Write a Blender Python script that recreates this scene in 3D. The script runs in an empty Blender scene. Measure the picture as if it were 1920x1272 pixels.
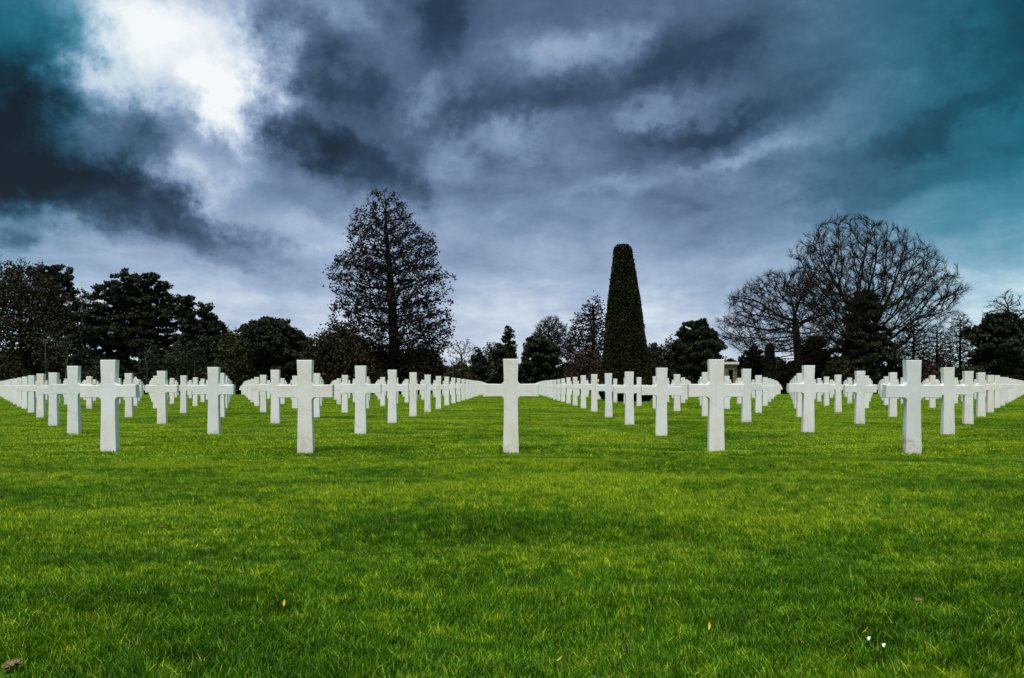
import bpy, math, random
import numpy as np
from mathutils import Vector

# ------------------------------------------------------------------ camera, sky, sun, exposure
sc = bpy.context.scene
F, CX, HY = 1537.0, 958.0, 722.0          # focal length, centre column and horizon line, in photo pixels
CAM_Z = 0.789
cam = bpy.data.objects.new('camera', bpy.data.cameras.new('camera'))
sc.collection.objects.link(cam); sc.camera = cam
cam.location = (0, 0, CAM_Z); cam.rotation_euler = (math.radians(90), math.radians(0.05), 0)
cam.data.sensor_width = 36.0; cam.data.lens = 36.0 * F / 1920.0
cam.data.shift_y = (HY - 636) / 1920.0; cam.data.shift_x = (960 - CX) / 1920.0
cam.data.clip_start = 0.05; cam.data.clip_end = 6000

EXPOSURE = 1.82
sc.view_settings.view_transform = 'Standard'; sc.view_settings.look = 'None'
sc.view_settings.exposure = EXPOSURE; sc.view_settings.gamma = 1.0
sc.view_settings.use_curve_mapping = False
sc.cycles.max_bounces = 6; sc.cycles.diffuse_bounces = 3; sc.cycles.transparent_max_bounces = 4

SUN_EL, SUN_AZ = 70.0, 200.0               # azimuth clockwise from the view direction
sl = bpy.data.lights.new('sun', 'SUN'); sl.energy = 1.5; sl.angle = math.radians(34); sl.color = (1.0, 0.975, 0.93)
sun = bpy.data.objects.new('sun', sl); sc.collection.objects.link(sun)
e_, a_ = math.radians(SUN_EL), math.radians(SUN_AZ)
sdir = Vector((math.cos(e_) * math.sin(a_), math.cos(e_) * math.cos(a_), math.sin(e_)))
sun.rotation_euler = sdir.to_track_quat('Z', 'Y').to_euler()

def lin(r, g, b, k=1.0):
    f = lambda c: (c / 255 / 12.92 if c / 255 <= 0.04045 else ((c / 255 + 0.055) / 1.055) ** 2.4)
    return (f(r) * k, f(g) * k, f(b) * k, 1.0)

class NT:
    """small helper for writing node expressions"""
    def __init__(s, tree): s.t = tree; s.n = tree.nodes; s.l = tree.links
    def put(s, sock, v):
        if isinstance(v, bpy.types.NodeSocket): s.l.new(v, sock)
        else: sock.default_value = v
    def m(s, op, a, b=0.0, c=None, clamp=False):
        n = s.n.new('ShaderNodeMath'); n.operation = op; n.use_clamp = clamp
        s.put(n.inputs[0], a); s.put(n.inputs[1], b)
        if c is not None: s.put(n.inputs[2], c)
        return n.outputs[0]
    def vm(s, op, a, b=(0, 0, 0), scale=None):
        n = s.n.new('ShaderNodeVectorMath'); n.operation = op
        s.put(n.inputs[0], a)
        if op == 'SCALE': s.put(n.inputs['Scale'], scale)
        else: s.put(n.inputs[1], b)
        return n.outputs[0]
    def xyz(s, x, y, z):
        n = s.n.new('ShaderNodeCombineXYZ')
        for i, v in enumerate((x, y, z)): s.put(n.inputs[i], v)
        return n.outputs[0]
    def sep(s, v):
        n = s.n.new('ShaderNodeSeparateXYZ'); s.put(n.inputs[0], v); return n.outputs
    def noise(s, vec, scale, detail=4, rough=0.55, dist=0.0, color=False):
        n = s.n.new('ShaderNodeTexNoise'); s.put(n.inputs['Vector'], vec)
        n.inputs['Scale'].default_value = scale; n.inputs['Detail'].default_value = detail
        n.inputs['Roughness'].default_value = rough; n.inputs['Distortion'].default_value = dist
        return n.outputs['Color'] if color else n.outputs[0]
    def ramp(s, fac, stops, interp='LINEAR'):
        n = s.n.new('ShaderNodeValToRGB'); r = n.color_ramp; r.interpolation = interp
        while len(r.elements) < len(stops): r.elements.new(0.5)
        for e, (p, c) in zip(r.elements, stops): e.position = p; e.color = c
        s.put(n.inputs[0], fac); return n.outputs[0]
    def mix(s, fac, a, b, mode='MIX'):
        n = s.n.new('ShaderNodeMix'); n.data_type = 'RGBA'; n.blend_type = mode
        s.put(n.inputs['Factor'], fac); s.put(n.inputs[6], a); s.put(n.inputs[7], b); return n.outputs[2]
    def smooth(s, v, lo, hi):
        n = s.n.new('ShaderNodeMapRange'); n.interpolation_type = 'SMOOTHSTEP'
        s.put(n.inputs[0], v); n.inputs[1].default_value = lo; n.inputs[2].default_value = hi
        return n.outputs[0]

def build_world():
    w = bpy.data.worlds.new("World"); sc.world = w; w.use_nodes = True
    w.node_tree.nodes.clear(); N = NT(w.node_tree)
    d = N.n.new('ShaderNodeTexCoord').outputs['Generated']
    x, y, z = N.sep(d)
    # direction -> azimuth and elevation
    az = N.m('ARCTAN2', x, y); el = N.m('ARCSINE', z)
    # cloud deck coordinates (flattening towards the horizon)
    zz = N.m('ADD', N.m('MAXIMUM', z, 0.0), 0.24)
    pl = N.xyz(N.m('DIVIDE', x, zz), N.m('DIVIDE', y, zz), 0.0)
    warp = N.vm('SUBTRACT', N.noise(d, 3.6, 6, 0.6, color=True), (0.5, 0.5, 0.5))
    warp2 = N.vm('SUBTRACT', N.noise(d, 10.0, 8, 0.68, color=True), (0.5, 0.5, 0.5))
    wx, wy, _ = N.sep(warp); vx, vy, _ = N.sep(warp2)
    u = N.m('ADD', az, N.m('ADD', N.m('MULTIPLY', wx, 0.26), N.m('MULTIPLY', vx, 0.17)))
    v = N.m('ADD', el, N.m('ADD', N.m('MULTIPLY', wy, 0.14), N.m('MULTIPLY', vy, 0.11)))
    def blob(px, py, rx, ry, rot=0.0, pw=1.3):
        a0 = math.atan((px - CX) / F); h = math.hypot(F, px - CX); e0 = math.atan((HY - py) / h)
        k = math.cos(a0) ** 2 ; ex = rx / F * k; ey = ry / F * math.cos(a0)
        c, s_ = math.cos(math.radians(rot)), math.sin(math.radians(rot))
        du = N.m('SUBTRACT', u, a0); dv = N.m('SUBTRACT', v, e0)
        p = N.m('DIVIDE', N.m('ADD', N.m('MULTIPLY', du, c), N.m('MULTIPLY', dv, s_)), ex)
        q = N.m('DIVIDE', N.m('SUBTRACT', N.m('MULTIPLY', dv, c), N.m('MULTIPLY', du, s_)), ey)
        r2 = N.m('ADD', N.m('MULTIPLY', p, p), N.m('MULTIPLY', q, q))
        return N.m('EXPONENT', N.m('MULTIPLY', N.m('POWER', r2, pw), -1.0))
    # brightness field: a soft band over the horizon, darker cloud above
    B = N.ramp(N.m('DIVIDE', el, 1.5708), [(0.0, (.88,) * 3 + (1,)), (0.05, (.81,) * 3 + (1,)), (0.095, (.70,) * 3 + (1,)), (0.13, (.58,) * 3 + (1,)),
                                           (0.18, (.47,) * 3 + (1,)), (0.4, (.44,) * 3 + (1,)), (1.0, (.46,) * 3 + (1,))])
    # amplitude, centre, radii, rotation (degrees, counter-clockwise in the picture)
    blobs = [
        (0.38, 290, 110, 225, 160, -22, 1.3), (0.36, 395, 205, 85, 80, -40, 1.3), (0.24, 450, 30, 200, 90, 0, 1.0), (0.14, 200, 20, 130, 120, 0, 1.2),
        (-0.26, 50, 270, 230, 130, -24, 1.5), (-0.27, 130, 368, 300, 58, -12, 1.6), (-0.22, -10, 200, 130, 170, 0, 1.3), (-0.12, 60, 120, 90, 120, -20, 1.2),
        (-0.18, 350, 398, 200, 36, -16, 1.3), (-0.14, 220, 225, 110, 40, -35, 1.3), (-0.20, 362, 262, 70, 30, -12, 1.3),
        (-0.18, 560, 262, 150, 34, -14, 1.5), (-0.18, 660, 310, 130, 44, -18, 1.5), (-0.20, 545, 110, 90, 70, -30, 1.3), (-0.16, 640, 195, 130, 40, -14, 1.2),
        (-0.14, 755, 330, 55, 60, -35, 1.4), (-0.20, 850, 60, 80, 90, -50, 1.3), (0.16, 810, 215, 90, 30, 16, 1.1), (0.20, 935, 290, 90, 38, 4, 1.1),
        (-0.15, 1010, 215, 190, 34, 8, 1.2), (0.20, 1115, 105, 90, 44, 0, 1.1), (-0.17, 1270, 110, 130, 60, 10, 1.2), (-0.14, 1400, 235, 220, 34, 16, 1.2),
        (0.12, 1235, 215, 70, 28, 15, 1.1), (0.16, 1420, 305, 120, 22, 16, 1.1), (0.10, 1160, 375, 120, 20, 3, 1.1), (-0.10, 1280, 260, 120, 24, 5, 1.1),
        (0.08, 1600, 170, 180, 60, 20, 1.1), (-0.18, 1890, 60, 150, 120, 10, 1.3), (-0.16, 1780, 235, 200, 40, 18, 1.3), (-0.10, 1700, 355, 200, 26, 6, 1.1),
        (0.10, 110, 435, 150, 34, -8, 1.2), (0.15, 330, 305, 90, 38, -30, 1.2), (0.12, 590, 425, 110, 30, -15, 1.1), (-0.20, 10, 455, 60, 34, 0, 1.2), (0.10, 640, 40, 60, 40, 0, 1.1),
    ]
    for amp, *b in blobs:
        B = N.m('MULTIPLY_ADD', blob(b[0], b[1], b[2], b[3], b[4], b[5]), amp, B)
    n1 = N.m('SUBTRACT', N.noise(pl, 0.9, 7, 0.58, 0.35), 0.5)
    n2 = N.m('SUBTRACT', N.noise(pl, 3.1, 6, 0.6, 0.2), 0.5)
    n3 = N.m('SUBTRACT', N.noise(d, 9.0, 9, 0.62, 0.5), 0.5)
    bl = N.m('ABSOLUTE', N.m('SUBTRACT', N.noise(pl, 1.9, 8, 0.6, 0.5), 0.5))
    bl = N.m('SUBTRACT', bl, 0.08)
    B = N.m('ADD', B, N.m('ADD', N.m('MULTIPLY', n1, 0.44), N.m('ADD', N.m('MULTIPLY', n2, 0.20), N.m('ADD', N.m('MULTIPLY', bl, 0.42), N.m('MULTIPLY', n3, 0.20)))))
    K = 1.0 / 2 ** EXPOSURE
    main = [(0.0, lin(5, 14, 22, K)), (0.14, lin(20, 36, 52, K)), (0.30, lin(46, 66, 90, K)), (0.46, lin(82, 103, 133, K)),
            (0.60, lin(123, 145, 176, K)), (0.74, lin(165, 183, 210, K)), (0.88, lin(212, 224, 236, K)), (1.0, lin(246, 250, 252, K))]
    teal = [(0.0, lin(0, 14, 22, K)), (0.14, lin(0, 42, 54, K)), (0.30, lin(6, 78, 98, K)), (0.46, lin(24, 108, 130, K)),
            (0.60, lin(66, 138, 162, K)), (0.74, lin(130, 178, 200, K)), (0.88, lin(205, 228, 236, K)), (1.0, lin(240, 250, 250, K))]
    cm = N.ramp(B, main); ct = N.ramp(B, teal)
    tz = N.m('ADD', N.m('MULTIPLY', N.smooth(az, 0.20, 0.60), N.m('SUBTRACT', 1.0, N.smooth(az, 1.1, 2.4))), N.m('MULTIPLY', blob(-60, 70, 270, 330, 0, 1.3), 1.0), clamp=True)
    tz = N.m('MAXIMUM', tz, N.m('MULTIPLY', N.smooth(az, -0.40, -0.60), N.m('MULTIPLY', N.m('SUBTRACT', 1.0, N.smooth(az, -1.1, -2.4)), 0.45)))
    col = N.mix(tz, cm, ct)
    sky = N.n.new('ShaderNodeTexSky'); sky.sky_type = 'NISHITA'; sky.sun_disc = False
    sky.sun_elevation = math.radians(SUN_EL); sky.sun_rotation = math.radians(SUN_AZ)
    b1 = N.n.new('ShaderNodeBackground'); N.l.new(sky.outputs[0], b1.inputs[0]); b1.inputs[1].default_value = 0.05
    b2 = N.n.new('ShaderNodeBackground'); N.l.new(col, b2.inputs[0]); b2.inputs[1].default_value = 1.0
    ms = N.n.new('ShaderNodeMixShader'); ms.inputs[0].default_value = 0.97
    N.l.new(b1.outputs[0], ms.inputs[1]); N.l.new(b2.outputs[0], ms.inputs[2])
    out = N.n.new('ShaderNodeOutputWorld'); N.l.new(ms.outputs[0], out.inputs[0])
    w.cycles.sampling_method = 'MANUAL'; w.cycles.sample_map_resolution = 512
build_world()

# ------------------------------------------------------------------ helpers
C = sc.collection
def tag(o, label=None, cat=None, group=None, kind=None):
    for k, v in (('label', label), ('category', cat), ('group', group), ('kind', kind)):
        if v: o[k] = v
    return o
def empty(name, loc):
    o = bpy.data.objects.new(name, None); C.objects.link(o); o.location = loc; return o
def mesh_from(name, V, polys, mats, attrs=None):
    """polys: list of (n,k) index arrays; fast mesh builder"""
    me = bpy.data.meshes.new(name); V = np.asarray(V, dtype=np.float32)
    me.vertices.add(len(V)); me.vertices.foreach_set('co', V.ravel())
    idx = np.concatenate([p.ravel() for p in polys]).astype(np.int32)
    cnt = np.concatenate([np.full(len(p), p.shape[1]) for p in polys]).astype(np.int32)
    st = np.concatenate([[0], np.cumsum(cnt)[:-1]]).astype(np.int32)
    me.loops.add(len(idx)); me.loops.foreach_set('vertex_index', idx)
    me.polygons.add(len(cnt)); me.polygons.foreach_set('loop_start', st)
    for k, a in (attrs or {}).items():
        at = me.attributes.new(k, 'FLOAT', 'POINT'); at.data.foreach_set('value', np.asarray(a, dtype=np.float32))
    me.polygons.foreach_set('use_smooth', np.zeros(len(cnt), dtype=bool)); me.update(calc_edges=True); me.validate()
    for m in (mats if isinstance(mats, (list, tuple)) else [mats]): me.materials.append(m)
    return me
def obj(name, me, parent=None, loc=(0, 0, 0)):
    o = bpy.data.objects.new(name, me); C.objects.link(o); o.parent = parent; o.location = loc; return o

def vnoise(x, y, seed):
    """smooth value noise, numpy"""
    xi, yi = np.floor(x).astype(np.int64), np.floor(y).astype(np.int64)
    fx, fy = x - xi, y - yi; fx = fx * fx * (3 - 2 * fx); fy = fy * fy * (3 - 2 * fy)
    def h(a, b):
        n = (a * 374761393 + b * 668265263 + seed * 1442695041) & 0x7fffffff
        n = ((n ^ (n >> 13)) * 1274126177) & 0x7fffffff
        return ((n ^ (n >> 16)) & 0xffff) / 65535.0
    return (h(xi, yi) * (1 - fx) + h(xi + 1, yi) * fx) * (1 - fy) + (h(xi, yi + 1) * (1 - fx) + h(xi + 1, yi + 1) * fx) * fy

def ground_z(x, y):
    x = np.asarray(x, dtype=float); y = np.asarray(y, dtype=float)
    drop = -1.6 * (1 - np.exp(-4.5e-4 * np.maximum(y - 60, 0) ** 2 / 1.6))
    a = (vnoise(x * 0.40, y * 1.0, 1) - .5) * 0.085 + (vnoise(x * 1.1, y * 2.6, 2) - .5) * 0.034 + (vnoise(x * 4, y * 5, 3) - .5) * 0.010
    return drop + a * np.clip(1 - np.abs(y) / 70, 0.12, 1) 

def X(px, D): return (px - CX) / F * D
def Z(py, D): return CAM_Z + (HY - py) / F * D

# ------------------------------------------------------------------ materials
def new_mat(name):
    m = bpy.data.materials.new(name); m.use_nodes = True; N = NT(m.node_tree)
    return m, N, m.node_tree.nodes['Principled BSDF']

def lawn_colour(N, pos, far=False):
    """patchy lawn colour: grass tones, plus dark to yellow-green streaks painting in the shading of undulations"""
    x, y, z = N.sep(pos)
    st = N.xyz(N.m('MULTIPLY', x, 0.55), N.m('MULTIPLY', y, 1.5), 0.0)  # stretched along x: shading of the low humps put into the colour
    a = N.noise(st, 0.8, 5, 0.62, 0.6); b = N.noise(pos, 0.23, 3, 0.5); c = N.noise(N.vm('MULTIPLY', pos, (1.0, 1.5, 1.0)), 8.0, 5, 0.68)
    t = N.m('ADD', N.m('MULTIPLY', a, 0.60), N.m('ADD', N.m('MULTIPLY', b, 0.30), N.m('MULTIPLY', c, 0.80)))
    # darker and greener in front of the graves, lighter and yellower between them
    t = N.m('ADD', t, N.m('MULTIPLY', N.smooth(y, 2.0, 6.5), 0.10))
    return N.ramp(t, [(0.62, (.016, .056, .003, 1)), (0.76, (.044, .132, .004, 1)), (0.90, (.098, .232, .005, 1)), (1.04, (.25, .38, .010, 1))])

def mat_grass():
    m, N, P = new_mat('grass_blades')
    pos = N.n.new('ShaderNodeNewGeometry').outputs['Position']
    col = lawn_colour(N, pos)
    at = N.n.new('ShaderNodeAttribute'); at.attribute_name = 'tint'; tint = at.outputs['Fac']
    dry = N.smooth(tint, 0.965, 0.985)
    br = N.ramp(tint, [(0.0, (.30, .40, .4, 1)), (0.5, (.85, .90, .9, 1)), (0.8, (1.3, 1.25, 1.3, 1)), (0.95, (3.0, 2.3, 4.0, 1))])
    col = N.mix(1.0, col, br, 'MULTIPLY'); col = N.mix(dry, col, (.34, .32, .09, 1))
    oi = N.n.new('ShaderNodeObjectInfo').outputs['Random']
    col = N.mix(1.0, col, N.ramp(oi, [(0, (.78, .82, .8, 1)), (1, (1.2, 1.15, 1.1, 1))]), 'MULTIPLY')
    N.l.new(col, P.inputs['Base Color']); P.inputs['Roughness'].default_value = 0.5
    P.inputs['Specular IOR Level'].default_value = 0.12
    tr = N.n.new('ShaderNodeBsdfTranslucent'); N.l.new(N.mix(1.0, col, (1.25, 1.2, .5, 1), 'MULTIPLY'), tr.inputs[0])
    ms = N.n.new('ShaderNodeMixShader'); ms.inputs[0].default_value = 0.24
    N.l.new(P.outputs[0], ms.inputs[1]); N.l.new(tr.outputs[0], ms.inputs[2])
    N.l.new(ms.outputs[0], m.node_tree.nodes['Material Output'].inputs[0]); return m

def mat_ground():
    m, N, P = new_mat('lawn_ground')
    pos = N.n.new('ShaderNodeNewGeometry').outputs['Position']
    col = lawn_colour(N, pos); x, y, z = N.sep(pos)
    soil = N.ramp(N.noise(N.vm('MULTIPLY', pos, (90.0, 45.0, 30.0)), 2.0, 3), [(0.40, (.008, .014, .003, 1)), (0.62, (.06, .085, .012, 1))])
    N.l.new(N.mix(0.35, soil, col), P.inputs['Base Color'])
    P.inputs['Roughness'].default_value = 0.95; P.inputs['Specular IOR Level'].default_value = 0.05
    b = N.n.new('ShaderNodeBump'); b.inputs['Strength'].default_value = 0.6; b.inputs['Distance'].default_value = 0.03
    N.l.new(N.noise(pos, 22, 4, 0.7), b.inputs['Height']); N.l.new(b.outputs[0], P.inputs['Normal']); return m

def mat_marble():
    m, N, P = new_mat('white_marble')
    tc = N.n.new('ShaderNodeTexCoord').outputs['Object']; oi = N.n.new('ShaderNodeObjectInfo').outputs['Random']
    off = N.xyz(N.m('MULTIPLY', oi, 37.0), N.m('MULTIPLY', oi, 91.0), N.m('MULTIPLY', oi, 13.0))
    p = N.vm('ADD', tc, off)
    base = N.ramp(oi, [(0.0, (.76, .80, .79, 1)), (0.2, (.87, .88, .87, 1)), (0.4, (.80, .83, .86, 1)), (0.6, (.84, .82, .75, 1)), (0.8, (.88, .89, .88, 1)), (1.0, (.82, .81, .73, 1))])
    cloud = N.noise(p, 3.0, 5, 0.6, 0.4)
    base = N.mix(N.smooth(cloud, 0.42, 0.72), base, N.mix(1.0, base, (.93, .89, .80, 1), 'MULTIPLY'))
    # thin diagonal veins
    r = N.n.new('ShaderNodeTexWave'); r.wave_type = 'BANDS'; r.bands_direction = 'DIAGONAL'
    N.l.new(p, r.inputs[0]); r.inputs['Scale'].default_value = 1.5; r.inputs['Distortion'].default_value = 9.0
    r.inputs['Detail'].default_value = 5; r.inputs['Detail Scale'].default_value = 1.1
    vein = N.m('MULTIPLY', N.smooth(r.outputs['Fac'], 0.965, 1.0), N.smooth(N.noise(p, 2.2, 3), 0.45, 0.62))
    base = N.mix(N.m('MULTIPLY', vein, 0.22), base, (.40, .42, .36, 1))
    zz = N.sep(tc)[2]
    head_shade = N.m('MULTIPLY', N.smooth(zz, 0.5, 1.0), N.smooth(N.noise(p, 26, 6, 0.75), 0.40, 0.66))  # grey-green speckle that paints the shading of the heads into the colour
    base = N.mix(N.m('MULTIPLY', head_shade, 0.32), base, (.50, .54, .47, 1))
    streak = N.noise(N.vm('MULTIPLY', p, (30.0, 30.0, 1.6)), 1.0, 4, 0.6)
    base = N.mix(N.m('MULTIPLY', N.smooth(streak, 0.5, 0.75), 0.22), base, (.58, .57, .48, 1))
    # soil splash at the foot and a few brown stains
    x, y, z = N.sep(tc)
    at = N.n.new('ShaderNodeAttribute'); at.attribute_type = 'OBJECT'; at.attribute_name = 'stain'; sa = at.outputs['Fac']
    foot = N.m('MULTIPLY', N.m('SUBTRACT', 1.0, N.smooth(z, 0.02, 0.13)), N.smooth(N.noise(p, 16, 5, 0.7), 0.42, 0.62))
    base = N.mix(N.m('MULTIPLY', foot, 0.34), base, (.30, .27, .19, 1))
    big = N.m('MULTIPLY', N.m('SUBTRACT', 1.0, N.smooth(z, 0.12, 0.32)), N.smooth(N.noise(p, 7, 5, 0.7), 0.40, 0.62))
    base = N.mix(N.m('MULTIPLY', big, sa), base, (.36, .24, .13, 1))
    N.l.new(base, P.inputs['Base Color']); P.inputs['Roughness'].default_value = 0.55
    P.inputs['Specular IOR Level'].default_value = 0.35
    b = N.n.new('ShaderNodeBump'); b.inputs['Strength'].default_value = 0.25; b.inputs['Distance'].default_value = 0.004
    N.l.new(N.noise(p, 60, 4, 0.7), b.inputs['Height']); N.l.new(b.outputs[0], P.inputs['Normal']); return m

def mat_plain(name, c1, c2, scale, rough=0.85, spec=0.15, bump=0.0, dist=0.02):
    m, N, P = new_mat(name)
    tc = N.n.new('ShaderNodeNewGeometry').outputs['Position']
    N.l.new(N.ramp(N.noise(tc, scale, 4, 0.65), [(0.32, c1 + (1,)), (0.68, c2 + (1,))]), P.inputs['Base Color'])
    P.inputs['Roughness'].default_value = rough; P.inputs['Specular IOR Level'].default_value = spec
    if bump:
        b = N.n.new('ShaderNodeBump'); b.inputs['Strength'].default_value = bump; b.inputs['Distance'].default_value = dist
        N.l.new(N.noise(tc, scale * 4, 4, 0.7), b.inputs['Height']); N.l.new(b.outputs[0], P.inputs['Normal'])
    return m
def mat_leaf(name, c1, c2, scale=0.9):
    m, N, P = new_mat(name)
    tc = N.n.new('ShaderNodeNewGeometry').outputs['Position']
    big = N.noise(tc, scale, 3, 0.6); fine = N.noise(tc, 9.0, 2, 0.6)
    t = N.m('ADD', N.m('MULTIPLY', big, 0.7), N.m('MULTIPLY', fine, 0.3))
    N.l.new(N.ramp(t, [(0.38, c1 + (1,)), (0.62, c2 + (1,))]), P.inputs['Base Color'])
    P.inputs['Roughness'].default_value = 0.7; P.inputs['Specular IOR Level'].default_value = 0.12; return m

M = dict(
    twig=mat_plain('dark_twig_bark', (.012, .010, .008), (.028, .024, .020), 3, 0.95, 0.03),
    grass=mat_grass(), ground=mat_ground(), marble=mat_marble(),
    bark=mat_plain('dark_bark', (.012, .010, .008), (.030, .026, .021), 3, 0.95, 0.05, 0.6),
    pale_bark=mat_plain('pale_bark', (.06, .055, .045), (.16, .15, .12), 3, 0.95, 0.05, 0.6),
    pine=mat_leaf('pine_needles', (.012, .018, .010), (.032, .042, .020)),
    olive=mat_leaf('olive_foliage', (.020, .022, .009), (.050, .050, .020)),
    brown=mat_leaf('brown_foliage', (.014, .012, .006), (.038, .032, .015)),
    red=mat_leaf('russet_foliage', (.024, .015, .012), (.052, .032, .022)),
    alder=mat_leaf('dark_leaves', (.008, .008, .006), (.020, .019, .013)),
    yew=mat_leaf('clipped_yew', (.009, .012, .004), (.028, .028, .009), 1.4),
    stone=mat_plain('rubble_stone', (.10, .075, .055), (.42, .33, .25), 3.0, 0.95, 0.1, 0.8, 0.05),
    slab=mat_plain('pale_roof_slab', (.55, .54, .50), (.75, .74, .70), 2.0),
    clod=mat_plain('dry_earth', (.07, .05, .025), (.30, .24, .13), 60, 0.95, 0.05, 0.9, 0.01),
    petal=mat_plain('white_petal', (.7, .7, .66), (.82, .82, .8), 50),
    yellow=mat_plain('yellow_leaf', (.45, .30, .03), (.65, .50, .06), 60),
)

# ------------------------------------------------------------------ ground
def build_ground():
    ys = np.concatenate([np.arange(-6, 14, 0.10), np.arange(14, 40, 0.3), np.arange(40, 130, 1.2), np.array([140, 170, 220, 400, 900, 2500, 5000])])
    xs1 = np.concatenate([np.arange(0, 9, 0.14), np.arange(9, 30, 0.6), np.arange(30, 100, 3), np.array([120, 200, 400, 1000, 3000, 5000])])
    xs = np.concatenate([-xs1[::-1], xs1[1:]])
    ys = np.concatenate([[-3000, -300, -60, -20], ys])
    gx, gy = np.meshgrid(xs, ys); gz = ground_z(gx, gy) - 0.008
    V = np.stack([gx, gy, gz], -1).reshape(-1, 3); nx, ny = len(xs), len(ys)
    i = np.arange(ny - 1)[:, None] * nx + np.arange(nx - 1)[None]
    q = np.stack([i, i + 1, i + nx + 1, i + nx], -1).reshape(-1, 4)
    me = mesh_from('ground', V, [q], M['ground'])
    me.polygons.foreach_set('use_smooth', np.ones(len(me.polygons), dtype=bool))
    tag(obj('ground', me), 'gently undulating lawn that falls away towards the trees', kind='structure')
build_ground()

# ------------------------------------------------------------------ grave crosses
def outline_cross(seg=6):
    """right half from the foot up, then mirrored"""
    T = 0.10
    pts = [(0.093, -0.06), (0.082, 0.40), (0.080, 0.585)]
    def arc(cx, cz, r, a0, a1):
        return [(cx + r * math.cos(math.radians(a0 + (a1 - a0) * k / seg)), cz + r * math.sin(math.radians(a0 + (a1 - a0) * k / seg))) for k in range(seg + 1)]
    r1, r2 = 0.042, 0.044
    pts += arc(0.080 + r1, 0.645 - r1, r1, 180, 90)
    pts += [(0.318, 0.641), (0.318, 0.789)]
    pts += arc(0.079 + r2, 0.785 + r2, r2, 270, 180)
    pts += [(0.088, 1.072)]
    return pts + [(-x, z) for x, z in reversed(pts)]
def extrude(outline, T, bev):
    P = np.array(outline); n = len(P)
    prv, nxt = np.roll(P, 1, 0), np.roll(P, -1, 0)
    e1 = P - prv; e2 = nxt - P
    e1 /= np.linalg.norm(e1, axis=1)[:, None]; e2 /= np.linalg.norm(e2, axis=1)[:, None]
    n1 = np.stack([-e1[:, 1], e1[:, 0]], 1); n2 = np.stack([-e2[:, 1], e2[:, 0]], 1)
    nn = n1 + n2; nn /= np.maximum((nn * n1).sum(1), 0.3)[:, None]
    I = P + nn * bev
    def ring(A, y): return np.stack([A[:, 0], np.full(n, y), A[:, 1]], 1)
    V = np.concatenate([ring(I, -T / 2), ring(P, -T / 2 + bev), ring(P, T / 2 - bev), ring(I, T / 2)])
    k = np.arange(n); k2 = (k + 1) % n
    qs = [np.stack([k + a * n, k + (a + 1) * n, k2 + (a + 1) * n, k2 + a * n], 1) for a in range(3)]
    return V, qs + [k[None, :], (k[::-1] + 3 * n)[None, :]]
cross_V, cross_F = extrude(outline_cross(6), 0.10, 0.004)
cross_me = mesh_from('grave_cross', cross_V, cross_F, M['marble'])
lo_V, lo_F = extrude(outline_cross(3), 0.10, 0.003)

def star_mesh():
    """a six-pointed star standing on a tapered shaft"""
    R, zc = 0.245, 0.845
    r = R / math.sqrt(3)
    pts = []
    for k in range(12):                      # from the lower point counter-clockwise
        a = math.radians(-90 + 30 * k); q = R if k % 2 == 0 else r * 1.0
        pts.append((q * math.cos(a), zc + q * math.sin(a)))
    # replace the lowest point with the shaft
    out = [(0.093, -0.06), (0.080, 0.62)] + pts[1:] + [(-0.080, 0.62), (-0.093, -0.06)]
    return mesh_from('grave_star', *extrude(out, 0.10, 0.004), M['marble'])

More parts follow.
